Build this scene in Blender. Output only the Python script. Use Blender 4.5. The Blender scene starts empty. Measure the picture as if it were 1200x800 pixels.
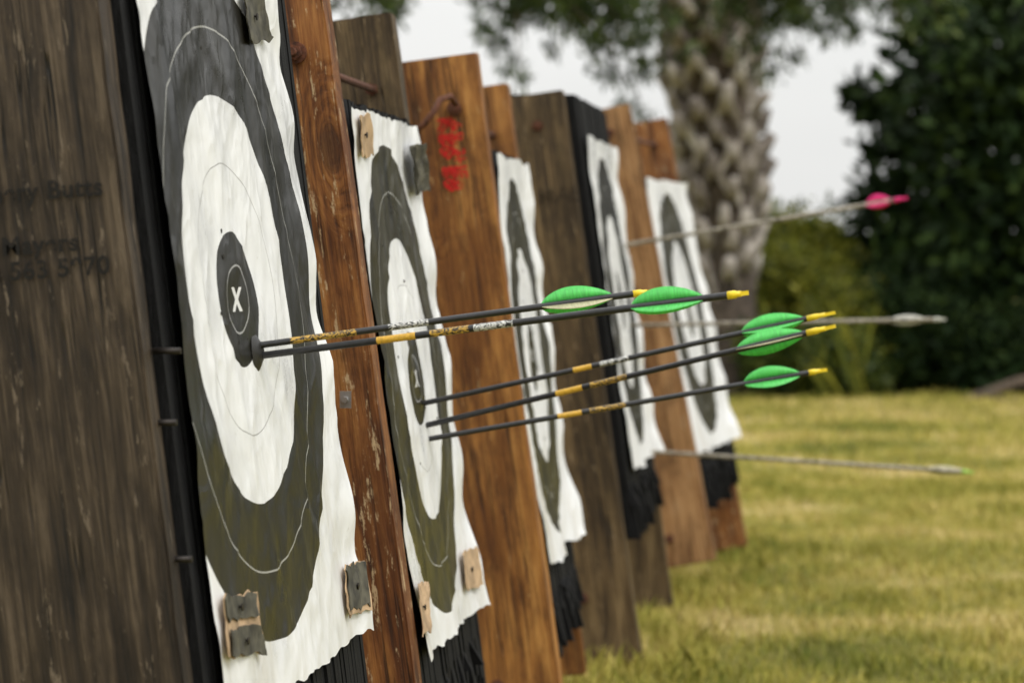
import bpy, bmesh, math, random
import numpy as np
from mathutils import Vector, Matrix, noise
random.seed(7); np.random.seed(7)
S = bpy.context.scene

# ------------------------------------------------------------------ camera
F_PX = 3760.0
YAW = math.atan(528/F_PX); PITCH = math.atan(110/F_PX)
cam_d = bpy.data.cameras.new("camera"); cam = bpy.data.objects.new("camera", cam_d)
S.collection.objects.link(cam); S.camera = cam
cam_d.sensor_width = 36; cam_d.lens = 36*F_PX/1200
cam_d.clip_start = 0.05; cam_d.clip_end = 2000
cam.location = (0, 0, 1.0)
fw = Vector((-math.sin(YAW)*math.cos(PITCH), math.cos(YAW)*math.cos(PITCH), -math.sin(PITCH)))
cam.rotation_euler = fw.to_track_quat('-Z', 'Y').to_euler()
rt = Vector((math.cos(YAW), math.sin(YAW), 0)); up = rt.cross(fw)
cam_d.dof.use_dof = True; cam_d.dof.focus_distance = 4.15; cam_d.dof.aperture_fstop = 6.5

def P(u, v, D):
    """surveyed bearing (u,v) at depth D*3.76 m -> world position"""
    d = D*3.76
    return Vector((0, 0, 1)) + fw*d + rt*(d*(u-600)/F_PX) + up*(d*(400-v)/F_PX)

# ------------------------------------------------------------------ material helpers
def new_mat(name):
    m = bpy.data.materials.new(name); m.use_nodes = True
    nt = m.node_tree; nt.nodes.clear()
    out = nt.nodes.new('ShaderNodeOutputMaterial')
    b = nt.nodes.new('ShaderNodeBsdfPrincipled')
    nt.links.new(b.outputs[0], out.inputs[0])
    return m, nt, b, out
def N(nt, t, **kw):
    n = nt.nodes.new(t)
    for k, v in kw.items(): setattr(n, k, v)
    return n
def L(nt, a, b): nt.links.new(a, b)
def ramp(nt, fac, stops):
    r = N(nt, 'ShaderNodeValToRGB'); cr = r.color_ramp
    while len(cr.elements) > 1: cr.elements.remove(cr.elements[-1])
    cr.elements[0].position = stops[0][0]; cr.elements[0].color = (*stops[0][1], 1)
    for p, c in stops[1:]:
        e = cr.elements.new(p); e.color = (*c, 1)
    L(nt, fac, r.inputs[0]); return r.outputs[0]
def mixc(nt, fac, a, b, mode='MIX'):
    m = N(nt, 'ShaderNodeMix', data_type='RGBA', blend_type=mode)
    for s, v in ((m.inputs[0], fac), (m.inputs[6], a), (m.inputs[7], b)):
        if isinstance(v, (int, float)): s.default_value = v
        elif isinstance(v, tuple): s.default_value = (*v, 1)
        else: L(nt, v, s)
    return m.outputs[2]
def math_n(nt, op, a, b=None, c=None):
    m = N(nt, 'ShaderNodeMath', operation=op)
    for i, v in enumerate((a, b, c)):
        if v is None: continue
        if isinstance(v, (int, float)): m.inputs[i].default_value = v
        else: L(nt, v, m.inputs[i])
    return m.outputs[0]
def noise_n(nt, vec, scale, detail=4, rough=.55, dist=0):
    n = N(nt, 'ShaderNodeTexNoise')
    n.inputs['Scale'].default_value = scale; n.inputs['Detail'].default_value = detail
    n.inputs['Roughness'].default_value = rough; n.inputs['Distortion'].default_value = dist
    if vec is not None: L(nt, vec, n.inputs['Vector'])
    return n.outputs['Fac']
def mapping(nt, src, scale=(1, 1, 1), loc=(0, 0, 0)):
    m = N(nt, 'ShaderNodeMapping'); m.inputs['Scale'].default_value = scale
    m.inputs['Location'].default_value = loc; L(nt, src, m.inputs[0]); return m.outputs[0]
def bump(nt, b, h, strength=.3, dist=.01):
    n = N(nt, 'ShaderNodeBump'); n.inputs['Strength'].default_value = strength
    n.inputs['Distance'].default_value = dist
    L(nt, h, n.inputs['Height']); L(nt, n.outputs[0], b.inputs['Normal'])

def simple(name, col, rough=.5, metal=0, var=.25, scale=40, spec=.5):
    m, nt, b, o = new_mat(name)
    tc = N(nt, 'ShaderNodeTexCoord')
    n = noise_n(nt, tc.outputs['Object'], scale, 5)
    c = ramp(nt, n, [(.3, tuple(x*(1-var) for x in col)), (.7, tuple(min(1, x*(1+var)) for x in col))])
    L(nt, c, b.inputs['Base Color']); b.inputs['Roughness'].default_value = rough
    b.inputs['Metallic'].default_value = metal
    b.inputs['Specular IOR Level'].default_value = spec
    return m

def wood(name, dark, mid, light, seed, stain=(.35, .3, .26), worn=(.3, .22, .15), wornamt=.62, rough=.55, crack=.5):
    m, nt, b, o = new_mat(name)
    tc = N(nt, 'ShaderNodeTexCoord'); ob = tc.outputs['Object']
    loc = (seed*3.1, seed*1.7, seed*2.3)
    vk = N(nt, 'ShaderNodeTexVoronoi'); vk.inputs['Scale'].default_value = 1
    L(nt, mapping(nt, ob, (5.5, 5.5, 2.1), loc), vk.inputs['Vector'])
    kd = ramp(nt, vk.outputs['Distance'], [(0.0, (1, 1, 1)), (.28, (0, 0, 0))])
    warp = noise_n(nt, mapping(nt, ob, (4, 4, 1.0), loc), 1, 3)
    comb = math_n(nt, 'MULTIPLY_ADD', kd, .9, warp)
    sep = N(nt, 'ShaderNodeSeparateXYZ'); L(nt, ob, sep.inputs[0])
    xx = math_n(nt, 'MULTIPLY_ADD', sep.outputs[0], 9.0, comb)
    yy = math_n(nt, 'MULTIPLY_ADD', sep.outputs[1], 9.0, comb)
    cx = N(nt, 'ShaderNodeCombineXYZ'); L(nt, xx, cx.inputs[0]); L(nt, yy, cx.inputs[1])
    L(nt, math_n(nt, 'MULTIPLY', sep.outputs[2], .55), cx.inputs[2])
    g1 = noise_n(nt, mapping(nt, cx.outputs[0], (1, 1, 1), loc), 6.5, 4, .65)
    g2 = noise_n(nt, mapping(nt, ob, (190, 190, 4.5), loc), 1, 5, .7)
    g = math_n(nt, 'ADD', math_n(nt, 'MULTIPLY', g1, .55), math_n(nt, 'MULTIPLY', g2, .45))
    c = ramp(nt, g, [(.37, dark), (.49, mid), (.61, light)])
    # rain and mould stains
    st = noise_n(nt, mapping(nt, ob, (7, 7, 1.9), loc), 1, 6, .68)
    c = mixc(nt, ramp(nt, st, [(.44, (0, 0, 0)), (.56, (1, 1, 1))]), c, mixc(nt, 1.0, c, stain, 'MULTIPLY'))
    blot = noise_n(nt, mapping(nt, ob, (26, 26, 11), loc), 1, 5, .7)
    c = mixc(nt, ramp(nt, blot, [(.5, (0, 0, 0)), (.68, (.75, .75, .75))]), c, mixc(nt, 1.0, c, (.45, .42, .4), 'MULTIPLY'))
    # worn, scratched off stain : pale flecks along the grain
    wn = noise_n(nt, mapping(nt, ob, (75, 75, 13), loc), 1, 6, .78)
    c = mixc(nt, ramp(nt, wn, [(wornamt, (0, 0, 0)), (wornamt+.03, (.9, .9, .9))]), c, worn)
    kk = ramp(nt, vk.outputs['Distance'], [(0.0, (1, 1, 1)), (.06, (.7, .7, .7)), (.1, (0, 0, 0))])
    c = mixc(nt, math_n(nt, 'MULTIPLY', kk, .8), c, tuple(x*.35 for x in dark))
    # drying cracks
    cr = noise_n(nt, mapping(nt, ob, (48, 48, 1.3), loc), 1, 3, .5, .25)
    crk = ramp(nt, math_n(nt, 'ABSOLUTE', math_n(nt, 'SUBTRACT', cr, .5)), [(0.0, (1, 1, 1)), (.008, (.8, .8, .8)), (.016, (0, 0, 0))])
    msk = ramp(nt, noise_n(nt, mapping(nt, ob, (9, 9, 3), loc), 1, 2), [(.47, (0, 0, 0)), (.55, (1, 1, 1))])
    crk = math_n(nt, 'MULTIPLY', crk, msk)
    c = mixc(nt, math_n(nt, 'MULTIPLY', crk, .5+crack*.5), c, tuple(x*.3 for x in dark))
    L(nt, c, b.inputs['Base Color'])
    L(nt, ramp(nt, st, [(.3, (rough-.12,)*3), (.7, (rough+.2,)*3)]), b.inputs['Roughness'])
    b.inputs['Specular IOR Level'].default_value = .35
    hgt = math_n(nt, 'ADD', g, math_n(nt, 'MULTIPLY', wn, .5))
    hgt = math_n(nt, 'SUBTRACT', hgt, math_n(nt, 'MULTIPLY', crk, 1.2))
    bump(nt, b, hgt, .8, .005)
    return m

W = {
 'A': wood('wood_weathered_grey', (.009, .006, .004), (.042, .028, .016), (.115, .084, .054), 1, (.36, .32, .26), (.15, .115, .08), .61, crack=1),
 'B': wood('wood_stained_orange', (.07, .024, .007), (.24, .088, .020), (.37, .165, .045), 2, (.48, .40, .32), (.52, .38, .22), .585),
 'C': wood('wood_stained_amber', (.10, .038, .009), (.32, .132, .028), (.48, .235, .06), 3, (.48, .40, .3), (.45, .3, .14), .635),
 'D': wood('wood_dark_treated', (.030, .018, .008), (.105, .066, .028), (.22, .15, .07), 4, (.42, .41, .37), (.30, .22, .13), .615),
 'E': wood('wood_stained_tan', (.13, .060, .020), (.33, .170, .066), (.46, .265, .12), 5, (.52, .44, .34), (.46, .34, .2), .635),
}

m_foam, nt, b, o = new_mat('black_foam')
tc = N(nt, 'ShaderNodeTexCoord')
n = noise_n(nt, mapping(nt, tc.outputs['Object'], (70, 70, 16)), 1, 5, .7)
L(nt, ramp(nt, n, [(.35, (.003, .003, .0035)), (.8, (.011, .011, .012))]), b.inputs['Base Color'])
b.inputs['Roughness'].default_value = .75; b.inputs['Specular IOR Level'].default_value = .2
bump(nt, b, n, .8, .006)

m_rust = simple('rusty_steel', (.10, .034, .016), .85, .1, .6, 120)
m_zinc = simple('zinc_steel', (.4, .4, .4), .4, .8, .2, 60)
m_nail = simple('dark_nail', (.03, .025, .022), .5, .6, .3, 60)
m_card = simple('cardboard', (.42, .29, .17), .85, 0, .4, 30)
m_cardgrey = simple('weathered_cardboard', (.065, .060, .042), .8, 0, .8, 38)
def inkmat(name, col, thr, mx=.85, sc=130):
    m, nt, b, o = new_mat(name)
    tc = N(nt, 'ShaderNodeTexCoord')
    n = noise_n(nt, tc.outputs['Object'], sc, 5, .75)
    b.inputs['Base Color'].default_value = (*col, 1); b.inputs['Roughness'].default_value = .9
    L(nt, ramp(nt, n, [(thr-.08, (.0,)*3), (thr+.1, (mx,)*3)]), b.inputs['Alpha'])
    return m
m_ink = inkmat('faded_black_ink', (.005, .004, .003), .38, .95)
m_ink2 = inkmat('worn_black_ink', (.008, .006, .004), .50, .7)
m_red = inkmat('faded_red_ink', (.50, .006, .006), .44, .95, 90)

def paper_mat(name, olive, seed):
    m, nt, b, o = new_mat(name)
    uv = N(nt, 'ShaderNodeUVMap'); uv.uv_map = 'face'
    tc = N(nt, 'ShaderNodeTexCoord'); ob = mapping(nt, tc.outputs['Object'], (1, 1, 1), (seed, seed*2, 0))
    sep = N(nt, 'ShaderNodeSeparateXYZ'); L(nt, uv.outputs[0], sep.inputs[0])
    x, y = sep.outputs[0], sep.outputs[1]
    r = math_n(nt, 'SQRT', math_n(nt, 'ADD', math_n(nt, 'MULTIPLY', x, x), math_n(nt, 'MULTIPLY', y, y)))
    lt = lambda a, t: math_n(nt, 'LESS_THAN', a, t)
    def band(r0, w): return lt(math_n(nt, 'ABSOLUTE', math_n(nt, 'SUBTRACT', r, r0)), w)
    ink = math_n(nt, 'SUBTRACT', lt(r, 1.0), lt(r, .6))
    ink = math_n(nt, 'ADD', ink, lt(r, .2))
    dirt = noise_n(nt, ob, 5, 6, .65)
    refl_n = noise_n(nt, mapping(nt, ob, (1, 14, 3)), 1, 6, .65)
    white = ramp(nt, dirt, [(.3, (.67, .68, .70)), (.48, (.83, .84, .85)), (.75, (.87, .875, .88))])
    spk = noise_n(nt, ob, 45, 6, .75)
    white = mixc(nt, ramp(nt, spk, [(.63, (0, 0, 0)), (.74, (.6, .6, .6))]), white, (.42, .38, .31))
    run = math_n(nt, 'MULTIPLY_ADD', y, -.16, noise_n(nt, mapping(nt, ob, (1, 9, 2)), 1, 5, .6))
    white = mixc(nt, ramp(nt, run, [(.66, (0, 0, 0)), (.8, (.4, .4, .4))]), white, (.54, .50, .43))
    oli = ramp(nt, refl_n, [(.34, (.010, .010, .0095)), (.52, tuple(q*.6 for q in olive)), (.72, olive)])  # patchy olive: grass reflection on the glossy black, put into the base colour
    scuff_sheen = noise_n(nt, mapping(nt, ob, (1, 60, 12)), 1, 6, .75)
    oli = mixc(nt, ramp(nt, scuff_sheen, [(.66, (0, 0, 0)), (.75, (.35, .35, .35))]), oli, (.20, .19, .16))  # pale vertical scuffs that double as painted sheen streaks
    col = mixc(nt, ink, white, oli)
    col = mixc(nt, band(.8, .0028), col, (.36, .36, .34))
    col = mixc(nt, band(.4, .002), col, (.42, .42, .42))
    col = mixc(nt, band(.1, .003), col, (.36, .36, .36))
    ax, ay = math_n(nt, 'ABSOLUTE', x), math_n(nt, 'ABSOLUTE', y)
    diag = math_n(nt, 'ABSOLUTE', math_n(nt, 'SUBTRACT', math_n(nt, 'MULTIPLY', ax, 1.1), ay))
    X = math_n(nt, 'MULTIPLY', lt(diag, .0135), lt(ay, .036))
    col = mixc(nt, X, col, (.8, .8, .8))
    L(nt, col, b.inputs['Base Color'])
    L(nt, ramp(nt, dirt, [(.3, (.24,)*3), (.7, (.44,)*3)]), b.inputs['Roughness'])
    b.inputs['Specular IOR Level'].default_value = .36
    wr = noise_n(nt, mapping(nt, ob, (1, 9, 7)), 1, 3, .5, .3)
    wr2 = math_n(nt, 'ABSOLUTE', math_n(nt, 'SUBTRACT', noise_n(nt, mapping(nt, ob, (1, 7, 5)), 1, 3, .6), .5))
    wr2 = math_n(nt, 'MINIMUM', wr2, .05)
    bump(nt, b, math_n(nt, 'SUBTRACT', wr, math_n(nt, 'MULTIPLY', wr2, 2.0)), .45, .015)
    return m
m_paper = paper_mat('printed_target_paper', (.028, .026, .020), 1)
m_paper2 = paper_mat('printed_target_paper_olive_sheen', (.060, .053, .024), 4)  # same print with a stronger painted olive reflection

# ------------------------------------------------------------------ mesh helpers
def obj_from_bm(name, bm, mats, parent=None, smooth=False):
    me = bpy.data.meshes.new(name); bm.to_mesh(me); bm.free()
    for m in (mats if isinstance(mats, list) else [mats]): me.materials.append(m)
    if smooth:
        for p in me.polygons: p.use_smooth = True
    ob = bpy.data.objects.new(name, me); S.collection.objects.link(ob)
    if parent: ob.parent = parent
    return ob
def mesh_np(name, V, Fc, mat, parent=None):
    me = bpy.data.meshes.new(name)
    k = Fc.shape[1]
    me.vertices.add(len(V)); me.vertices.foreach_set('co', V.astype(np.float32).ravel())
    me.loops.add(Fc.size); me.loops.foreach_set('vertex_index', Fc.astype(np.int32).ravel())
    me.polygons.add(len(Fc))
    me.polygons.foreach_set('loop_start', (np.arange(len(Fc))*k).astype(np.int32))
    me.polygons.foreach_set('loop_total', np.full(len(Fc), k, dtype=np.int32))
    me.update(calc_edges=True); me.validate()
    me.materials.append(mat)
    ob = bpy.data.objects.new(name, me); S.collection.objects.link(ob)
    if parent: ob.parent = parent
    return ob
def empty(name):
    e = bpy.data.objects.new(name, None); S.collection.objects.link(e); e.empty_display_size = .1
    return e
def add_box(bm, lo, hi, mi=0, M=None):
    vs = [bm.verts.new((x, y, z)) for x in (lo[0], hi[0]) for y in (lo[1], hi[1]) for z in (lo[2], hi[2])]
    if M is not None:
        for v in vs: v.co = M @ v.co
    for f in ((0, 1, 3, 2), (4, 6, 7, 5), (0, 4, 5, 1), (2, 3, 7, 6), (0, 2, 6, 4), (1, 5, 7, 3)):
        fc = bm.faces.new([vs[i] for i in f]); fc.material_index = mi
    return vs
def tube(bm, pts, rad, seg=10, mi=0, cap=True):
    rings = []
    pts = [Vector(p) for p in pts]
    for i, p in enumerate(pts):
        t = (pts[min(i+1, len(pts)-1)] - pts[max(i-1, 0)]).normalized()
        a = t.orthogonal().normalized() if i == 0 else (rings_a - t*rings_a.dot(t)).normalized()
        rings_a = a
        bb = t.cross(a); r = rad[i] if isinstance(rad, (list, tuple)) else rad
        rings.append([bm.verts.new(p + (a*math.cos(2*math.pi*k/seg) + bb*math.sin(2*math.pi*k/seg))*r) for k in range(seg)])
    for i in range(len(rings)-1):
        for k in range(seg):
            f = bm.faces.new((rings[i][k], rings[i][(k+1) % seg], rings[i+1][(k+1) % seg], rings[i+1][k]))
            f.material_index = mi; f.smooth = True
    if cap:
        for r in (rings[0][::-1], rings[-1]):
            f = bm.faces.new(r); f.material_index = mi

# ------------------------------------------------------------------ butts
def timber(name, Xref, Zref, Y, ztop, slope, wid, mat, parent, thick=.05, yawj=0, z0=0.0):
    th = math.atan(slope)
    length = (ztop - z0)/math.cos(th)
    bm = bmesh.new()
    nseg = 40
    prev = None
    for i in range(nseg+1):
        z = length*i/nseg
        j = lambda s: noise.noise(Vector((z*2.0+s, Y*3, s)))*.004 + noise.noise(Vector((z*14+s, Y*3, s)))*.0013
        zt = z + (noise.noise(Vector((Y*7, 1, 1)))*.012 if i == nseg else 0)
        ring = [bm.verts.new((0+j(1), 0+j(2)*.4, zt)), bm.verts.new((0+j(3), thick+j(3)*.4, z)),
                bm.verts.new((-wid+j(4), thick+j(3)*.4, z)), bm.verts.new((-wid+j(4), 0+j(2)*.4, z))]
        if prev:
            for k in range(4): bm.faces.new((prev[k], prev[(k+1) % 4], ring[(k+1) % 4], ring[k]))
        else: bm.faces.new(ring[::-1])
        prev = ring
    bm.faces.new(prev)
    bmesh.ops.recalc_face_normals(bm, faces=bm.faces)
    es = [e for e in bm.edges if len(e.link_faces) == 2 and e.calc_face_angle() > .8]
    bmesh.ops.bevel(bm, geom=es, offset=.003, segments=2, affect='EDGES')
    ob = obj_from_bm(name, bm, W[mat], parent)
    ob.location = (Xref + slope*(Zref-z0), Y, z0)
    ob.rotation_euler = (0, -th, yawj)
    return ob

def foam(name, line, Y0, Y1, Zref, slope, ztop, zbot, parent, depth=.24):
    XL, YL, XR, YR = line
    bm = bmesh.new()
    n = int((Y1-Y0)/.016)
    th = (Y1-Y0)/n
    for i in range(n):
        y = Y0 + (Y1-Y0)*(i+.5)/n
        xr = XL + (XR-XL)*(y-YL)/(YR-YL) + random.uniform(-.003, .002)
        zt = ztop + random.uniform(-.005, .005)
        zm = zbot + .07
        vs = add_box(bm, (-depth, y-th*.5, zm), (0, y+th*.48, zt))
        for v in vs: v.co.x += xr - slope*(v.co.z - Zref)
        for s in range(4):
            zb = zm - random.uniform(.01, .13)*(1 if s else 1.1)
            x1 = -s*.06; x0 = x1 - .052
            vs = add_box(bm, (x0, y-th*.42, zb), (x1, y+th*.38, zm-.0005))
            sw = random.uniform(-.016, .016); sx = random.uniform(-.012, .02)
            for v in vs:
                k = 1 if v.co.z < zm-.005 else 0
                v.co.x += xr - slope*(v.co.z - Zref) + sx*k; v.co.y += sw*k
    ob = obj_from_bm(name, bm, m_foam, parent)
    return ob

def bolt(bm, p, d=Vector((0, -1, 0)), r=.012, ln=.03):
    tube(bm, [p - d*.02, p + d*.003], r*1.6, 14)
    tube(bm, [p + d*.0035, p + d*.013], r*1.15, 6)
    tube(bm, [p + d*.0135, p + d*(.013+ln)], r*.6, 10)

BUTTS = [
 dict(n=(-.861, 3.306, .90), f=(-.868, 4.235, .87), s=.123, tn=1.42, tf=1.36, ft=1.38, fb=.30, mn='A', mf='C', wn=.34, line=(-.849, 3.391, -.847, 4.196), zr=.889),
 dict(n=(-.840, 4.516, .866), f=(-.902, 5.456, .838), s=.134, tn=1.43, tf=1.404, ft=1.215, fb=.27, mn='B', mf='D', wn=.25, line=(-.850, 4.612, -.888, 5.368), zr=.85),
 dict(n=(-.850, 6.070, .82), f=(-.930, 7.085, .79), s=.135, tn=1.375, tf=1.367, ft=1.19, fb=.24, mn='C', mf='C', wn=.25, line=(-.866, 6.170, -.915, 6.970), zr=.81),
 dict(n=(-.866, 7.624, .776), f=(-.878, 8.648, .75), s=.142, tn=1.377, tf=1.36, ft=1.365, fb=.36, mn='D', mf='D', wn=.25, line=(-.845, 7.740, -.872, 8.537), zr=.77),
 dict(n=(-.825, 9.225, .73), f=(-.813, 10.328, .70), s=.192, tn=1.413, tf=1.418, ft=1.20, fb=.29, mn='E', mf='B', wn=.25, line=(-.84, 9.336, -.80, 10.218), zr=.72),
]
butt_objs = []
def adopt(e, k):
    k.parent = e; k.matrix_parent_inverse = e.matrix_world.inverted()
for i, q in enumerate(BUTTS):
    e = empty('archery_butt'); butt_objs.append(e)
    e.location = (q['n'][0], q['n'][1], 0)
    bpy.context.view_layer.update()
    z0n = [0, 0, 0, -.035, .10][i]; z0f = [0, 0, .05, .03, .04][i]
    kids = [timber('near_timber', q['n'][0], q['n'][2], q['n'][1], q['tn'], q['s'], q['wn'], q['mn'], None, z0=z0n),
            timber('far_timber', q['f'][0], q['f'][2], q['f'][1], q['tf'], q['s'], .25, q['mf'], None, z0=z0f)]
    kids.append(foam('foam_core', q['line'], q['n'][1]+.052, q['f'][1]-.003, q['zr'], q['s'], q['ft'], q['fb'], None))
    bm = bmesh.new()
    ztr = [1.335, 1.272, 1.25, 1.29, 1.33][i]
    for zz, back in ((ztr, .07), (.16, .12)):
        xb = q['n'][0] - q['s']*(zz-q['n'][2]) - back
        xf = q['f'][0] - q['s']*(zz-q['f'][2]) - (.05 if zz > 1 else back)
        tube(bm, [(xb, q['n'][1]+.02, zz), (xf, q['f'][1]+.06, zz)], .0065, 8)
        if not (i in (1, 2) and zz > 1): bolt(bm, Vector((xb, q['n'][1], zz)), r=.008, ln=.014)
        tube(bm, [Vector((xf, q['f'][1]-.012, zz)), Vector((xf, q['f'][1]+.01, zz))], .011, 6)
    kids.append(obj_from_bm('clamping_rods', bm, m_rust))
    bm = bmesh.new()
    for yy in (q['n'][1]+.2, q['f'][1]-.2):
        M = Matrix.Translation((q['n'][0]-.62, yy, -.02)) @ Matrix.Rotation(math.radians(19), 4, 'Y')
        add_box(bm, (-.03, -.02, 0), (.03, .02, 1.05), 0, M)
    kids.append(obj_from_bm('rear_prop', bm, W['D']))
    for k in kids: adopt(e, k)

bm = bmesh.new()
h = [P(534, 122, 1.622), P(528, 113, 1.612), P(516, 117, 1.605), P(508, 132, 1.60), P(497, 146, 1.60), P(484, 156, 1.605), P(478, 160, 1.61)]
tube(bm, h, .006, 10)
bolt(bm, P(532, 128, 1.63), r=.009, ln=.006)
adopt(butt_objs[2], obj_from_bm('rusty_hook', bm, m_rust))
bm = bmesh.new()
bolt(bm, P(346, 62, 1.22), r=.010, ln=.018)
adopt(butt_objs[1], obj_from_bm('rod_end', bm, m_rust))
bm = bmesh.new()
c = P(405, 468, 1.214)
add_box(bm, (-.008, -.003, -.012), (.008, .001, .012), 0, Matrix.Translation(c))
tube(bm, [c+Vector((0, -.003, 0)), c+Vector((0, -.009, 0))], .005, 6)
adopt(butt_objs[1], obj_from_bm('steel_bracket', bm, m_zinc))
bm = bmesh.new()
for (u, v) in ((211, 411), (206, 495), (224, 655)):
    p = P(u, v, .912)
    tube(bm, [p - Vector((.03, 0, 0)), p + Vector((.001, 0, 0))], .0035, 10)
adopt(butt_objs[0], obj_from_bm('edge_screws', bm, m_nail))

def stencil(name, txt, p, size, mat, butt, rot=0, align='RIGHT'):
    cu = bpy.data.curves.new(name, 'FONT'); cu.body = txt; cu.size = size; cu.align_x = align
    cu.materials.append(mat); cu.space_character = 1.08; cu.offset = .0007
    ob = bpy.data.objects.new(name, cu); S.collection.objects.link(ob)
    ob.location = p; ob.rotation_euler = (math.radians(90), rot, 0)
    bpy.context.view_layer.update(); adopt(butt, ob)
def on_board(u, v, D, Y):
    p = P(u, v, D); c = Vector((0, 0, 1)); t = (Y - .004 - c.y)/(p.y - c.y)
    return c + (p-c)*t
rA = math.radians(-4)
stencil('stencil_text', 'Archery Butts', on_board(121, 228, .9, 3.306), .027, m_ink, butt_objs[0], rA)
stencil('stencil_text', 'made by Mayers', on_board(92, 293, .9, 3.306), .027, m_ink, butt_objs[0], rA)
stencil('stencil_text', 'ph 563 5970', on_board(129, 320, .9, 3.306), .027, m_ink, butt_objs[0], rA)
for du, dv, tx, sz in ((0, 0, 'KBS E8', .044), (4, 3, 'KBS E8', .044), (16, 4, 'AR 3HE', .032)):
    stencil('stencil_text', tx, on_board(511+du, 138+dv, 1.63, 6.070-.0004*du), sz, m_red, butt_objs[2], math.radians(83), 'LEFT')
stencil('stencil_text', 'MAS', on_board(683, 235, 2.04, 7.624), .055, m_ink2, butt_objs[3], rA)

# ------------------------------------------------------------------ target faces
SURF = {}
def target(line, Zref, slope, z0, z1, cy, cz, R, mat, seed, curl=.02, taper=0, tilt=0, lcurl=.2, RY=None):
    XL, YL, XR, YR = line
    RY = RY or R
    nu, nv = 70, 96
    bm = bmesh.new(); uvl = bm.loops.layers.uv.new('face')
    g = {}; XX = np.zeros((nu+1, nv+1))
    for i in range(nu+1):
        for j in range(nv+1):
            a, c = i/nu, j/nv
            edge_l = noise.noise(Vector((c*5, seed, 0)))*.006 + noise.noise(Vector((c*25, seed, 4)))*.003
            edge_r = noise.noise(Vector((c*5, seed, 9)))*.012 + noise.noise(Vector((c*25, seed, 5)))*.005 - taper*c
            edge_b = noise.noise(Vector((a*5, seed, 19)))*.010 + noise.noise(Vector((a*22, seed, 7)))*.006 + tilt*a
            edge_t = noise.noise(Vector((a*5, seed, 29)))*.010 + noise.noise(Vector((a*22, seed, 8)))*.006
            y = YL + edge_l + (YR+edge_r - YL - edge_l)*a
            z = z0 + edge_b + (z1+edge_t - z0 - edge_b)*c
            t = (y-YL)/(YR-YL)
            base = XL + (XR-XL)*t - slope*(z-Zref)
            x = base + .009
            x += noise.noise(Vector((y*4.0, z*2.0, seed)))*.006 + noise.noise(Vector((y*11+z*4, z*6, seed+3)))*.0030
            x += .0030*(1-min(1, abs(noise.noise(Vector((y*7+z*3, z*2.5, seed+8))))*7))
            x += .0018*(1-min(1, abs(noise.noise(Vector((y*12-z*7, z*7, seed+12))))*6))
            ed = max(0, (abs(a-.5)*2-.72)/.28); eb = max(0, (.22-c)/.22); et = max(0, (c-.9)/.1)
            if a < .5: ed *= lcurl
            x += curl*(ed**2)*(.35+.65*eb) + curl*.5*eb*eb*(.6+.6*math.sin(a*13+seed)) + .006*et
            x += .0045*ed*math.sin(z*38+seed+2*noise.noise(Vector((z*5, seed, 1))))
            x = max(x, base + .0045)
            XX[i, j] = x
            g[i, j] = (bm.verts.new((x, y, z)), ((y-cy)/RY, (z-cz)/R))
    for i in range(nu):
        for j in range(nv):
            q = [g[i, j], g[i+1, j], g[i+1, j+1], g[i, j+1]]
            f = bm.faces.new([w[0] for w in q]); f.smooth = True
            for lp, w in zip(f.loops, q): lp[uvl].uv = w[1]
    ob = obj_from_bm('archery_target_face', bm, mat, smooth=True)
    def surf(y, z):
        a = min(1, max(0, (y-YL)/(YR-YL-taper*(z-z0)/(z1-z0)))); c = min(1, max(0, (z-z0)/(z1-z0)))
        i0, j0 = min(nu-1, int(a*nu)), min(nv-1, int(c*nv)); fa, fc = a*nu-i0, c*nv-j0
        xi = (XX[i0, j0]*(1-fa)+XX[i0+1, j0]*fa)*(1-fc) + (XX[i0, j0+1]*(1-fa)+XX[i0+1, j0+1]*fa)*fc
        return xi
    SURF[ob] = surf
    return ob
def on_face(face, u, v):
    s = SURF[face]; lo, hi = .6, 3.4
    for _ in range(40):
        m_ = (lo+hi)/2; p = P(u, v, m_)
        if p.x > s(p.y, p.z): lo = m_
        else: hi = m_
    return P(u, v, lo)
B_ = BUTTS
T = [
 target(B_[0]['line'], .889, .123, .470, 1.40, 3.700, .939, .400, m_paper, 1, .008, taper=.085, tilt=.02, lcurl=0, RY=.422),
 target(B_[1]['line'], .85, .137, .395, 1.205, 4.955, .795, .365, m_paper2, 2, .022),
 target(B_[2]['line'], .81, .133, .373, 1.183, 6.56, .778, .365, m_paper2, 3, .028),
 target(B_[3]['line'], .77, .140, .458, 1.269, 8.13, .863, .365, m_paper, 4, .025),
 target(B_[4]['line'], .72, .195, .395, 1.204, 9.76, .80, .365, m_paper2, 5, .025),
]
bpy.context.view_layer.update()

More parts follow.
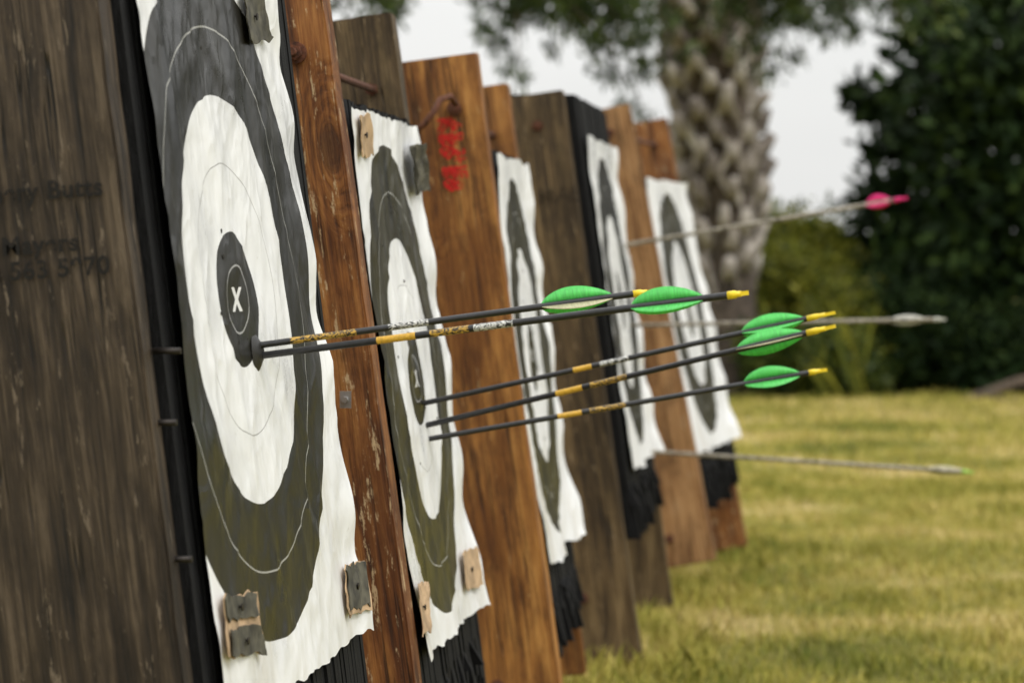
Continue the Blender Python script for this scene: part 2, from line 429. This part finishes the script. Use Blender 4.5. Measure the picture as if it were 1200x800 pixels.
def tab(face, quad, mat, curl=.004, nails=True, lift=.003):
    bm = bmesh.new()
    c = [on_face(face, *q) for q in quad]
    n = 10; vs = {}
    for i in range(n+1):
        for j in range(n+1):
            a, b_ = i/n, j/n
            p = (c[0]*(1-a)+c[1]*a)*(1-b_) + (c[3]*(1-a)+c[2]*a)*b_
            jit = noise.noise(p*70)*.007
            p = p + Vector((lift + abs(noise.noise(p*25))*curl + curl*(2*a-1)**2, jit if i in (0, n) else 0, jit if j in (0, n) else 0))
            vs[i, j] = bm.verts.new(p)
    for i in range(n):
        for j in range(n): bm.faces.new((vs[i, j], vs[i+1, j], vs[i+1, j+1], vs[i, j+1]))
    r = bmesh.ops.extrude_face_region(bm, geom=bm.faces[:])
    for v in [g_ for g_ in r['geom'] if isinstance(g_, bmesh.types.BMVert)]: v.co.x += .0016
    bmesh.ops.recalc_face_normals(bm, faces=bm.faces)
    if nails:
        p = (c[0]+c[1]+c[2]+c[3])/4 + Vector((lift, 0, 0))
        tube(bm, [p, p+Vector((.006, 0, .001))], .0016, 8, 1)
        tube(bm, [p+Vector((.005, 0, 0)), p+Vector((.0065, 0, 0))], .0045, 10, 1)
    ob = obj_from_bm('cardboard_tab', bm, [mat, m_nail]); adopt(face, ob)
tab(T[0], [(259, 770), (302, 763), (291, 694), (253, 699)], m_card, nails=False)
tab(T[0], [(262, 769), (302, 764), (294, 731), (259, 737)], m_cardgrey, lift=.0055)
tab(T[0], [(256, 727), (291, 722), (289, 695), (253, 699)], m_cardgrey, lift=.0055)
tab(T[0], [(401, 722), (429, 713), (420, 656), (395, 665)], m_card, nails=False)
tab(T[0], [(401, 714), (425, 708), (419, 657), (395, 665)], m_cardgrey, lift=.0055)
tab(T[0], [(286, 52), (310, 48), (298, -12), (275, -8)], m_cardgrey, lift=.004)
tab(T[1], [(419, 183), (432, 181), (427, 134), (415, 136)], m_card)
tab(T[1], [(478, 228), (493, 225), (486, 168), (471, 172)], m_cardgrey, .012)
tab(T[1], [(489, 742), (499, 738), (494, 680), (484, 684)], m_card)
tab(T[1], [(541, 692), (560, 686), (554, 640), (536, 648)], m_card)

# torn rim where arrows enter the first face
bm = bmesh.new()
c0 = on_face(T[0], 301, 411)
prof = [(.0, .022), (.004, .014), (.007, .008), (.004, .004)]
rings = []
for h_, r_ in prof:
    rings.append([bm.verts.new(c0 + Vector((h_*1.2-.001 - .123*math.sin(a)*r_, math.cos(a)*r_, math.sin(a)*r_*(1.2 if math.sin(a) < 0 else 1)))) for a in [2*math.pi*k/20 for k in range(20)]])
for i in range(3):
    for k in range(20):
        f = bm.faces.new((rings[i][k], rings[i][(k+1) % 20], rings[i+1][(k+1) % 20], rings[i+1][k])); f.smooth = True
m_torn = simple('torn_black_paper', (.02, .019, .017), .5, 0, .3, 80)
adopt(T[0], obj_from_bm('arrow_hole_rim', bm, m_torn))

m_hole = simple('puncture', (.02, .018, .015), .9, 0, .3, 80)
for ti, t_ in enumerate(T):
    q = BUTTS[ti]; bm = bmesh.new(); XL, YL, XR, YR = q['line']
    cz_ = [.939, .795, .778, .863, .80][ti]; cy_ = [3.695, 4.955, 6.56, 8.13, 9.76][ti]
    for k in range(7):
        y = cy_ + random.gauss(0, .11); z = cz_ + random.gauss(0, .13)
        if not (YL+.05 < y < YR-.05): continue
        x = SURF[t_](y, z)
        r_ = random.uniform(.0018, .003)
        tube(bm, [(x-.004, y, z), (x+.0010, y, z)], r_, 8)
    adopt(t_, obj_from_bm('arrow_punctures', bm, m_hole))

# ------------------------------------------------------------------ arrows
m_carbon = simple('carbon_shaft', (.018, .018, .020), .32, 0, .3, 120)
m_gold = simple('gold_band', (.62, .36, .04), .35, 0, .25, 300)
m_nock = simple('yellow_nock', (.85, .62, .02), .3, 0, .08, 60)
def camo(name, cols, sc):
    m, nt, b, o = new_mat(name)
    tc = N(nt, 'ShaderNodeTexCoord')
    n = noise_n(nt, mapping(nt, tc.outputs['Object'], (sc*.55, sc, sc)), 1, 4, .6, .8)
    r = N(nt, 'ShaderNodeValToRGB'); r.color_ramp.interpolation = 'CONSTANT'
    r.color_ramp.elements[0].position = 0; r.color_ramp.elements[0].color = (*cols[0], 1)
    r.color_ramp.elements[1].position = .46; r.color_ramp.elements[1].color = (*cols[1], 1)
    e = r.color_ramp.elements.new(.56); e.color = (*cols[2], 1)
    L(nt, n, r.inputs[0]); L(nt, r.outputs[0], b.inputs['Base Color'])
    b.inputs['Roughness'].default_value = .35
    return m
m_camo = camo('printed_shaft_wrap', [(.02, .02, .02), (.65, .65, .62), (.02, .02, .02)], 260)
m_goldcamo = camo('printed_gold_wrap', [(.55, .33, .05), (.02, .02, .02), (.5, .3, .05)], 220)
m_tree = camo('camouflage_shaft', [(.12, .10, .07), (.42, .38, .31), (.22, .19, .13)], 120)
def vane_mat(name, col, glow=.5):
    m, nt, b, o = new_mat(name)
    tc = N(nt, 'ShaderNodeTexCoord')
    n = noise_n(nt, mapping(nt, tc.outputs['Object'], (500, 60, 60)), 1, 4)
    c = ramp(nt, n, [(.3, tuple(x*.72 for x in col)), (.7, col)])
    L(nt, c, b.inputs['Base Color']); b.inputs['Roughness'].default_value = .45
    tr = N(nt, 'ShaderNodeBsdfTranslucent'); L(nt, c, tr.inputs[0])
    mx = N(nt, 'ShaderNodeMixShader'); mx.inputs[0].default_value = glow
    L(nt, b.outputs[0], mx.inputs[1]); L(nt, tr.outputs[0], mx.inputs[2]); L(nt, mx.outputs[0], o.inputs[0])
    return m
v_green = vane_mat('green_vane', (.20, .90, .24), .4); v_cream = vane_mat('cream_vane', (.72, .68, .45), .3)
v_pink = vane_mat('pink_vane', (.95, .04, .28), .35); v_white = vane_mat('white_vane', (.75, .75, .68), .3)
v_lime = simple('lime_nock', (.35, .6, .1), .4)
def arrow(tip, nock, rad, sections, vane, vlen, vh, vmats, roll=0, nockm=None, nockl=.024, shaft=None):
    d = nock - tip; Ln = d.length; d.normalize()
    bm = bmesh.new()
    mats = [shaft or m_carbon, m_gold, m_camo, m_goldcamo, nockm or m_nock] + vmats
    mids = []
    cur = -.10
    for a, b_, mi in sections:
        mids.append((cur, a*Ln, 0)); mids.append((a*Ln, b_*Ln, mi)); cur = b_*Ln
    mids.append((cur, Ln-nockl, 0))
    for a, b_, mi in mids:
        rr = rad*(1.02 if mi else 1)
        tube(bm, [(a, 0, 0), (b_, 0, 0)], rr, 16, mi, cap=False)
    n0 = Ln-nockl
    tube(bm, [(n0-.0005, 0, 0), (n0+nockl*.35, 0, 0), (n0+nockl*.45, 0, 0), (n0+nockl*.66, 0, 0)], [rad*1.12, rad*1.12, rad*.85, rad*.8], 16, 4)
    for s in (-1, 1):
        add_box(bm, (n0+nockl*.62, s*rad*.28 - (rad*.42 if s < 0 else 0), -rad*.6), (Ln, s*rad*.28 + (rad*.42 if s > 0 else 0), rad*.6), 4)
    x1 = vane*Ln
    for k in range(3):
        ang = roll + k*2*math.pi/3
        ra = Vector((0, math.cos(ang), math.sin(ang))); ta = Vector((0, -math.sin(ang), math.cos(ang)))
        n = 16; mi = 5 + (k % len(vmats)); pr = None
        for i in range(n+1):
            t = i/n
            hh = vh*math.sin(math.pi*t**.85)**.8 if 0 < t < 1 else 0
            hh = max(hh, .0002)
            off = .25*(t-.5)*vlen*.06
            base = Vector((x1 + t*vlen, 0, 0)) + ra*rad*.9 + ta*off
            topv = Vector((x1 + t*vlen + .006*t, 0, 0)) + ra*(rad+hh) + ta*(off + .002*math.sin(t*3))
            cr = []
            for s in (-.0004, .0004):
                cr += [bm.verts.new(base + ta*s), bm.verts.new(topv + ta*s)]
            if pr:
                for q in ((0, 1), (1, 3), (3, 2), (2, 0)):
                    f = bm.faces.new((pr[q[0]], pr[q[1]], cr[q[1]], cr[q[0]])); f.material_index = mi; f.smooth = True
            pr = cr
    ob = obj_from_bm('arrow', bm, mats)
    ob.matrix_world = Matrix.Translation(tip) @ d.to_track_quat('X', 'Z').to_matrix().to_4x4()
    return ob
vg = [v_green]
arrow(on_face(T[0], 300, 405), P(767, 341, 1.03), .0040, [(.085, .175, 3), (.175, .25, 3), (.33, .43, 2)], .715, .080, .0155, [v_green, v_cream, v_green], math.radians(75), nockl=.026)
arrow(on_face(T[0], 302, 417), P(877, 343, .985), .0043, [(.25, .33, 1), (.36, .44, 3), (.45, .53, 2)], .768, .079, .0155, vg, math.radians(80))
arrow(on_face(T[1], 498, 472), P(979, 366, 1.33), .0043, [(.365, .41, 1), (.43, .50, 2)], .775, .092, .0165, vg, math.radians(70), nockl=.045)
arrow(on_face(T[1], 500, 498), P(979, 382, 1.30), .0046, [(.325, .39, 1), (.41, .50, 3)], .765, .10, .0165, [v_green, v_cream, v_green], math.radians(60), nockl=.045)
arrow(on_face(T[1], 503, 514), P(969, 433, 1.37), .0043, [(.32, .38, 1), (.40, .49, 3)], .79, .085, .0175, vg, math.radians(85), nockl=.03)
arrow(on_face(T[3], 733, 287), P(1063, 232, 2.18), .0055, [], .86, .062, .017, [v_pink], math.radians(80), nockm=v_pink, nockl=.035, shaft=m_tree)
arrow(on_face(T[3], 741, 381), P(1108, 374, 2.15), .0052, [], .83, .085, .010, [v_white], math.radians(50), nockm=v_white, nockl=.03, shaft=m_tree)
arrow(on_face(T[3], 764, 529), P(1141, 553, 2.15), .0052, [], .86, .085, .008, [v_cream], math.radians(50), nockm=v_lime, nockl=.03, shaft=m_tree)

# ------------------------------------------------------------------ ground
m_ground, nt, b, o = new_mat('lawn_soil')
tc = N(nt, 'ShaderNodeTexCoord'); ob_ = tc.outputs['Object']
a1 = noise_n(nt, ob_, 1.1, 6, .6); a2 = noise_n(nt, ob_, 22, 6, .7)
aa = math_n(nt, 'ADD', math_n(nt, 'MULTIPLY', a1, .6), math_n(nt, 'MULTIPLY', a2, .4))
L(nt, ramp(nt, aa, [(.35, (.11, .11, .024)), (.5, (.23, .205, .052)), (.65, (.37, .30, .11))]), b.inputs['Base Color'])
b.inputs['Roughness'].default_value = .95; b.inputs['Specular IOR Level'].default_value = .1
bump(nt, b, a2, .8, .03)
bm = bmesh.new()
xs = [-600, -120, -40, -20] + list(np.linspace(-10, 10, 41)) + [20, 40, 120, 600]
ys = [-600, -100, -20] + list(np.linspace(-4, 28, 65)) + [40, 80, 200, 900]
gr = {}
def gz(x, y): return noise.noise(Vector((x*.5, y*.5, 3)))*.02 if abs(x) < 12 and -5 < y < 30 else 0
for i, x in enumerate(xs):
    for j, y in enumerate(ys): gr[i, j] = bm.verts.new((x, y, gz(x, y)))
for i in range(len(xs)-1):
    for j in range(len(ys)-1):
        f = bm.faces.new((gr[i, j], gr[i+1, j], gr[i+1, j+1], gr[i, j+1])); f.smooth = True
obj_from_bm('ground', bm, m_ground)

def leafmat(name, stops, trans=.35, rough=.5, world=False, spec=.3):
    m, nt, b, o = new_mat(name)
    g = N(nt, 'ShaderNodeNewGeometry')
    fac = g.outputs['Random Per Island']
    if world:
        n = noise_n(nt, g.outputs['Position'], 1.1, 5, .72)
        fac = math_n(nt, 'ADD', math_n(nt, 'MULTIPLY', fac, .35), math_n(nt, 'MULTIPLY', math_n(nt, 'SUBTRACT', n, .36), 2.6))
    c = ramp(nt, fac, stops)
    L(nt, c, b.inputs['Base Color']); b.inputs['Roughness'].default_value = rough
    b.inputs['Specular IOR Level'].default_value = spec
    if trans > 0:
        tr = N(nt, 'ShaderNodeBsdfTranslucent'); L(nt, c, tr.inputs[0])
        mx = N(nt, 'ShaderNodeMixShader'); mx.inputs[0].default_value = trans
        L(nt, b.outputs[0], mx.inputs[1]); L(nt, tr.outputs[0], mx.inputs[2]); L(nt, mx.outputs[0], o.inputs[0])
    return m
m_grass = leafmat('grass_blades', [(0, (.11, .14, .025)), (.3, (.26, .26, .042)), (.55, (.45, .39, .085)), (.8, (.62, .50, .18)), (1, (.74, .60, .32))], 0, .7, True, .2)

def grass(n, x0, x1, y0, y1, h, w):
    x = np.random.uniform(x0, x1, n); y = y0 + (y1-y0)*np.random.rand(n)**1.25
    cl = np.array([noise.noise(Vector((a*3, b_*3, 0))) for a, b_ in zip(x, y)])
    hh = h*(.55+.6*np.random.rand(n))*(1+.9*cl)
    ang = np.random.rand(n)*2*np.pi; la = np.random.rand(n)*2*np.pi
    lean = hh*np.random.uniform(.1, .9, n)
    z = np.array([gz(a, b_) for a, b_ in zip(x, y)]) - .003
    ww = w*(.7+.6*np.random.rand(n))*(1+.06*np.maximum(y-8, 0))
    V = np.zeros((n, 5, 3)); dx, dy = np.cos(ang)*ww, np.sin(ang)*ww
    lx, ly = np.cos(la)*lean, np.sin(la)*lean
    V[:, 0] = np.stack([x-dx, y-dy, z], 1); V[:, 1] = np.stack([x+dx, y+dy, z], 1)
    V[:, 2] = np.stack([x+dx*.7+lx*.4, y+dy*.7+ly*.4, z+hh*.6], 1)
    V[:, 3] = np.stack([x+lx, y+ly, z+hh], 1)
    V[:, 4] = np.stack([x-dx*.7+lx*.4, y-dy*.7+ly*.4, z+hh*.6], 1)
    return V
G = [grass(100000, -2.2, 1.6, 5.0, 14, .033, .0022), grass(50000, -3.5, 4, 13, 23, .036, .004), grass(10000, -2.0, 1.5, 2.0, 6, .04, .0022),
     grass(4000, -1.0, -.6, 5.5, 11, .06, .0028)]
V = np.concatenate(G).reshape(-1, 3)
mesh_np('grass', V, np.arange(len(V)).reshape(-1, 5), m_grass)

# ------------------------------------------------------------------ vegetation
def leaves(clumps, n, size, aspect=.45, droop=0):
    C = np.array(clumps); wgt = C[:, 3]*C[:, 4]*C[:, 5]; wgt = wgt**.7; wgt /= wgt.sum()
    idx = np.random.choice(len(C), n, p=wgt)
    d = np.random.normal(size=(n, 3)); d /= np.linalg.norm(d, axis=1)[:, None]
    r = np.random.rand(n)**.45
    p = C[idx, :3] + d*r[:, None]*C[idx, 3:6]
    a = np.random.normal(size=(n, 3)); a[:, 2] -= droop*2; a /= np.linalg.norm(a, axis=1)[:, None]
    bq = np.cross(a, np.random.normal(size=(n, 3))); bq /= np.linalg.norm(bq, axis=1)[:, None]
    s = size*np.random.uniform(.6, 1.3, n)[:, None]
    V = np.stack([p, p+a*s*.5+bq*s*aspect*.5, p+a*s, p+a*s*.5-bq*s*aspect*.5], 1)
    return V.reshape(-1, 3)
def leaf_obj(name, V, mat, parent=None):
    V = V[:len(V)//4*4]
    return mesh_np(name, V, np.arange(len(V)).reshape(-1, 4), mat, parent)
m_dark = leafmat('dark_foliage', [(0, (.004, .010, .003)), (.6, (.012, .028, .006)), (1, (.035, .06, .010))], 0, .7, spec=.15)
m_mid = leafmat('mid_foliage', [(0, (.03, .055, .010)), (.6, (.075, .12, .02)), (1, (.16, .19, .035))], .3)
m_shr = leafmat('shrub_foliage', [(0, (.015, .03, .005)), (.6, (.05, .08, .011)), (1, (.14, .16, .022))], .3)
m_ovr = leafmat('drooping_foliage', [(0, (.012, .025, .005)), (.6, (.035, .065, .010)), (1, (.10, .13, .022))], .2)
m_yel = leafmat('yellow_foliage', [(0, (.04, .06, .01)), (.5, (.15, .17, .02)), (1, (.36, .34, .04))], .35)
m_bark = simple('bark', (.09, .065, .045), .9, 0, .5, 12)

def clumpy(cx, cy, cz, R, n, sub, squash=.8):
    out = []
    for _ in range(n):
        d = Vector((random.gauss(0, 1), random.gauss(0, 1), random.gauss(0, 1))).normalized()
        r = random.random()**.5
        s = sub*random.uniform(.6, 1.3)
        out.append((cx+d.x*r*R[0], cy+d.y*r*R[1], max(.1, cz+d.z*r*R[2]), s, s, s*squash))
    return out
def limbs(name, base, targets, r0, parent):
    bm = bmesh.new()
    fork = base + Vector((random.uniform(-.1, .1), 0, targets[0].z*.35 if targets else 1))
    tube(bm, [base-Vector((0, 0, .1)), (base*.5+fork*.5)+Vector((.05, .03, 0)), fork], [r0*1.25, r0, r0*.85], 12)
    for t in targets:
        m1 = fork.lerp(t, .45) + Vector((random.uniform(-.15, .15), random.uniform(-.15, .15), .15))
        tube(bm, [fork-Vector((0, 0, .1)), m1, t], [r0*.6, r0*.35, r0*.08], 8)
    ob = obj_from_bm(name, bm, m_bark); adopt(parent, ob)
def tree(name, base, crown_c, R, nclump, sub, nleaf, size, mat, r0, extra=(), **kw):
    e = empty(name); e.location = base; bpy.context.view_layer.update()
    cl = clumpy(*crown_c, R, nclump, sub) + list(extra)
    tg = [Vector(c[:3]) for c in random.sample(cl, min(16, len(cl)))]
    limbs('trunk_and_limbs', Vector(base), tg, r0, e)
    lo = leaf_obj('foliage', leaves(cl, nleaf, size, **kw), mat); adopt(e, lo)
    return e
ext = []
for (u, v, D, s) in [(1030, 120, 6.3, .26), (1012, 108, 6.3, .16), (1045, 170, 6.3, .3), (1060, 240, 6.2, .4), (1030, 235, 6.2, .25), (1010, 300, 6.2, .3), (985, 345, 6.2, .28),
                     (1085, 60, 6.3, .35), (1110, 10, 6.3, .4), (1085, 130, 6.2, .45), (1150, 200, 6, .6), (1080, 350, 6, .5), (1030, 400, 6, .4), (1120, 400, 6, .5), (1180, 420, 6, .45), (990, 420, 6, .25), (1110, 300, 6, .55), (1180, 320, 6, .55), (1180, 80, 6, .6), (1130, 130, 6, .5), (1200, 230, 6, .6), (1080, 430, 5.9, .3), (1150, 440, 5.8, .25), (1200, 440, 5.8, .3)]:
    p = P(u, v, D); ext.append((p.x, p.y, p.z, s, s, s*.8))
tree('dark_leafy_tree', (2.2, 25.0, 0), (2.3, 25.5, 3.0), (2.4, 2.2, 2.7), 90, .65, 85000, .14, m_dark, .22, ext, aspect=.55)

e = empty('feathery_tree'); base = Vector((-5.3, 20.5, 0)); e.location = base; bpy.context.view_layer.update()
spec = [((560, -40), (640, -5)), ((590, -60), (700, 40)), ((640, -60), (735, 95)), ((660, -40), (760, 70)), ((690, -60), (770, 30)), ((570, -50), (600, 78)), ((690, -50), (750, 120)), ((640, -60), (680, 60)),
        ((580, -60), (640, 40)), ((730, -60), (790, 60)), ((880, -60), (960, 30)), ((900, -60), (1010, 25)), ((930, -60), (1060, 20)), ((960, -70), (1100, 10)), ((860, -60), (905, 90)), ((380, -60), (410, 12)), ((400, -60), (450, 10)), ((430, -60), (470, 12)),
        ((700, -80), (760, -10)), ((850, -70), (900, 40)), ((600, -60), (610, 100)), ((1000, -80), (1060, 40)), ((900, -60), (940, 60)), ((620, -60), (700, 10)), ((700, -60), (740, 50)), ((870, -60), (930, 20)), ((940, -60), (1000, 15))]
bm = bmesh.new(); fork = Vector((-5.1, 20.4, 2.6))
tube(bm, [base-Vector((0, 0, .1)), Vector((-5.25, 20.4, 1.2)), fork, Vector((-4.9, 20.3, 3.6)), Vector((-4.5, 20.3, 5.2))], [.16, .13, .11, .08, .02], 12)
cl = []
for (a, b_) in spec:
    D = random.uniform(5.0, 5.6)
    p0, p1 = P(*a, D+.1), P(*b_, D)
    st = Vector((-4.9, 20.3, 3.5+random.uniform(-.3, .6)))
    tube(bm, [st, st.lerp(p0, .5)+Vector((0, 0, .45)), p0, p0.lerp(p1, .6)+Vector((0, 0, .05)), p1], [.035, .025, .012, .007, .003], 6)
    for k in range(9):
        t = k/8
        q = p0.lerp(p1, t) + Vector((random.gauss(0, .07), random.gauss(0, .1), random.gauss(0, .06)))
        s = .18*(1-.5*t)
        cl.append((q.x, q.y, q.z, s, s, s*.9))
cl += clumpy(-3.8, 20.5, 4.5, (3.2, 1.8, 1.1), 60, .4)
ob = obj_from_bm('trunk_and_limbs', bm, m_bark); adopt(e, ob)
lo = leaf_obj('foliage', leaves(cl, 52000, .08, .28, droop=.5), m_ovr); adopt(e, lo)

for (u, v, D, R, zt, n, mat, nm) in [(925, 0, 6.1, (.55, .5), 1.25, 20000, m_yel, 'shrub'), (965, 0, 6.4, (.6, .5), 1.15, 18000, m_shr, 'shrub'),
                                  (1060, 0, 5.9, (.6, .4), .7, 12000, m_dark, 'shrub'), (800, 0, 6.6, (.9, .5), 1.0, 12000, m_shr, 'shrub'), (1180, 0, 5.9, (.6, .4), .6, 9000, m_dark, 'shrub'), (880, 0, 6.9, (.5, .5), 1.45, 12000, m_yel, 'shrub'),
                                  (950, 0, 5.75, (.45, .3), .45, 9000, m_shr, 'shrub'), (1000, 0, 5.9, (.3, .3), .75, 6000, m_yel, 'shrub')]:
    p = P(u, 290, D); e = empty(nm); e.location = (p.x, p.y, 0); bpy.context.view_layer.update()
    cl = clumpy(p.x, p.y, zt*.5, (R[0], R[1], zt*.45), 26, .24)
    limbs('stems', Vector((p.x, p.y, 0)), [Vector(c[:3]) for c in cl[:9]], .03, e)
    adopt(e, leaf_obj('foliage', leaves(cl, n, .075, .35), mat))
cl = []
for k in range(150):
    x = random.uniform(-16, 14); z = random.uniform(.2, 1.25)+.3*noise.noise(Vector((x*.5, 0, 0)))
    cl.append((x, 28+random.uniform(-.8, 1.2), max(.15, z), .6, .6, .42))
leaf_obj('hedge', leaves(cl, 60000, .13, .4), m_shr)
cl = []
for k in range(60):
    a = random.choice((-1, 1)); x = random.uniform(4.5, 22)*a - (4 if a < 0 else 0)
    cl.append((x, 33+random.uniform(-2, 2), random.uniform(1, 4.5), 1.3, 1.3, 1.0))
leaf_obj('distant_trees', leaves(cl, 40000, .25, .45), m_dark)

V = []
for k in range(70):
    p = P(random.uniform(900, 1020), 290, random.uniform(5.6, 5.9)); hgt = random.uniform(.25, .7)
    lx, ly = random.gauss(0, .14), random.gauss(0, .08); w = .004
    V += [(p.x-w, p.y, 0), (p.x+w, p.y, 0), (p.x+lx*.5+w*.6, p.y+ly*.5, hgt*.7), (p.x+lx, p.y+ly, hgt)]
leaf_obj('tall_grass', np.array(V), m_yel)

bm = bmesh.new()
tube(bm, [P(1110, 478, 5.5), P(1150, 462, 5.6), P(1190, 448, 5.7), P(1240, 440, 5.8)], [.02, .03, .035, .05], 8)
tube(bm, [P(1150, 462, 5.6), P(1180, 470, 5.5), P(1215, 474, 5.4)], [.02, .02, .01], 8)
obj_from_bm('fallen_branch', bm, m_bark)

# palm tree
e = empty('palm_tree')
def pal(z):
    x = -1.565 - .055*z + .015*math.sin(z*2.1)
    r = np.interp(z, [0, .5, 1.0, 1.35, 2.7, 5.6, 6.2], [.25, .20, .18, .27, .31, .27, .2])
    return Vector((x, 22.0, z)), float(r)
m_palm, nt, b, o = new_mat('palm_leaf_bases')
tc = N(nt, 'ShaderNodeTexCoord'); g = N(nt, 'ShaderNodeNewGeometry')
nn = noise_n(nt, mapping(nt, tc.outputs['Object'], (10, 10, 8)), 1, 6, .75)
ff = math_n(nt, 'ADD', math_n(nt, 'MULTIPLY', nn, .7), math_n(nt, 'MULTIPLY', g.outputs['Random Per Island'], .3))
L(nt, ramp(nt, ff, [(.28, (.09, .072, .06)), (.48, (.33, .29, .255)), (.72, (.62, .58, .53))]), b.inputs['Base Color'])
b.inputs['Roughness'].default_value = .9; bump(nt, b, nn, .6, .02)
m_palmcore = simple('palm_fibre', (.08, .062, .048), .95, 0, .7, 14)
bm = bmesh.new()
zs = np.linspace(-.1, 6.2, 60)
tube(bm, [pal(z)[0] for z in zs], [pal(z)[1]*(.90+random.uniform(-.06, .04)) for z in zs], 20, 1)
row = 0; z = .75
nb = 8
while z < 5.9:
    for k in range(nb):
        a = 2*math.pi*(k + .5*(row % 2))/nb + random.uniform(-.17, .17)
        z1_ = z + random.uniform(-.045, .045)
        for sg in (-1, 1):
            pr = None; thk = random.uniform(.024, .058); ln = random.uniform(.6, 1.25)
            if random.random() < .13: continue
            for s in range(5):
                t = s/4
                aa_ = a + sg*t*ln*math.pi/nb
                zz_ = z1_ + .17 - .18*t*ln + random.uniform(-.02, .02)
                cc, r2 = pal(zz_)
                ra = Vector((math.cos(aa_), math.sin(aa_), 0)); zv = Vector((0, 0, 1))
                o_ = r2*(1.0 + .13*(1-t)) + random.uniform(-.014, .014); w = thk*(1.15-.35*t)
                qs = [bm.verts.new(cc + ra*(o_+.012) + zv*w), bm.verts.new(cc + ra*(o_-.01) - zv*w),
                      bm.verts.new(cc + ra*(o_-.09) - zv*w), bm.verts.new(cc + ra*(o_-.07) + zv*w)]
                if pr:
                    for q in range(4): bm.faces.new((pr[q], pr[(q+1) % 4], qs[(q+1) % 4], qs[q]))
                else: bm.faces.new(qs)
                pr = qs
            bm.faces.new(pr[::-1])
        ra = Vector((math.cos(a), math.sin(a), 0)); q = pal(z1_+.17)[0] + ra*pal(z1_+.17)[1]
        tube(bm, [q - Vector((0, 0, .07)), q + ra*random.uniform(.02, .10) + Vector((0, 0, random.uniform(.02, .10)))], [random.uniform(.045, .075), random.uniform(.02, .045)], 6)
    z += .155; row += 1
adopt(e, obj_from_bm('trunk', bm, [m_palm, m_palmcore]))
V = []
top = pal(6.1)[0]
bm = bmesh.new()
for k in range(34):
    a = k*2.399; el = random.uniform(-.5, 1.1); Ln = random.uniform(1.7, 2.4)
    pts = []
    p = top.copy(); dz = math.sin(el); dr = math.cos(el)
    for s in range(11):
        pts.append(p.copy()); t = s/10
        d = Vector((math.cos(a)*dr, math.sin(a)*dr, dz - t*1.5)).normalized()
        p = p + d*Ln/10
    tube(bm, pts, [.025*(1-.8*i/10) for i in range(11)], 6)
    for s in range(2, 11):
        for hlf in range(4):
            q = pts[s-1].lerp(pts[s], hlf/4); d = (pts[s]-pts[s-1]).normalized()
            sd = d.cross(Vector((0, 0, 1))).normalized()
            for sg in (-1, 1):
                l_ = .55*math.sin(math.pi*(s/11)**.8)+.08
                tip = q + sd*sg*l_ + d*l_*.6 - Vector((0, 0, l_*.5))
                V += [q - d*.012, q + d*.012, q.lerp(tip, .5)+d*.02+Vector((0, 0, .04)), tip]
adopt(e, obj_from_bm('frond_stems', bm, m_palmcore))
adopt(e, leaf_obj('fronds', np.array([tuple(v) for v in V]), m_mid))

# ------------------------------------------------------------------ light
az, el = math.radians(125), math.radians(52)
w = bpy.data.worlds.new('World'); S.world = w; w.use_nodes = True
nt = w.node_tree; nt.nodes.clear()
out = N(nt, 'ShaderNodeOutputWorld'); bg = N(nt, 'ShaderNodeBackground')
sky = N(nt, 'ShaderNodeTexSky'); sky.sky_type = 'NISHITA'; sky.sun_disc = False
sky.sun_elevation = el; sky.sun_rotation = az; sky.dust_density = 3; sky.air_density = 1
tc = N(nt, 'ShaderNodeTexCoord')
cl = noise_n(nt, mapping(nt, tc.outputs['Generated'], (1, 1, 3)), 2.2, 5, .55)
cloud = ramp(nt, cl, [(.35, (.90, .905, .89)), (.65, (1.0, .995, .975))])
sp = N(nt, 'ShaderNodeSeparateXYZ'); L(nt, tc.outputs['Generated'], sp.inputs[0])
grad = math_n(nt, 'MULTIPLY_ADD', math_n(nt, 'MAXIMUM', sp.outputs[2], 0), 12.0, 9.3)
vm = N(nt, 'ShaderNodeVectorMath', operation='SCALE'); L(nt, cloud, vm.inputs[0]); L(nt, grad, vm.inputs['Scale'])
L(nt, mixc(nt, .92, sky.outputs[0], vm.outputs[0]), bg.inputs[0]); bg.inputs[1].default_value = .1
L(nt, bg.outputs[0], out.inputs[0])
sd = bpy.data.lights.new('sun', 'SUN'); sd.energy = 1.3; sd.angle = math.radians(16); sd.color = (1, .955, .88)
so = bpy.data.objects.new('sun', sd); S.collection.objects.link(so)
sv = Vector((math.sin(az)*math.cos(el), math.cos(az)*math.cos(el), math.sin(el)))
so.rotation_euler = (-sv).to_track_quat('-Z', 'Y').to_euler(); so.location = (5, -3, 8)
S.view_settings.view_transform = 'Standard'; S.view_settings.look = 'None'; S.view_settings.exposure = 0
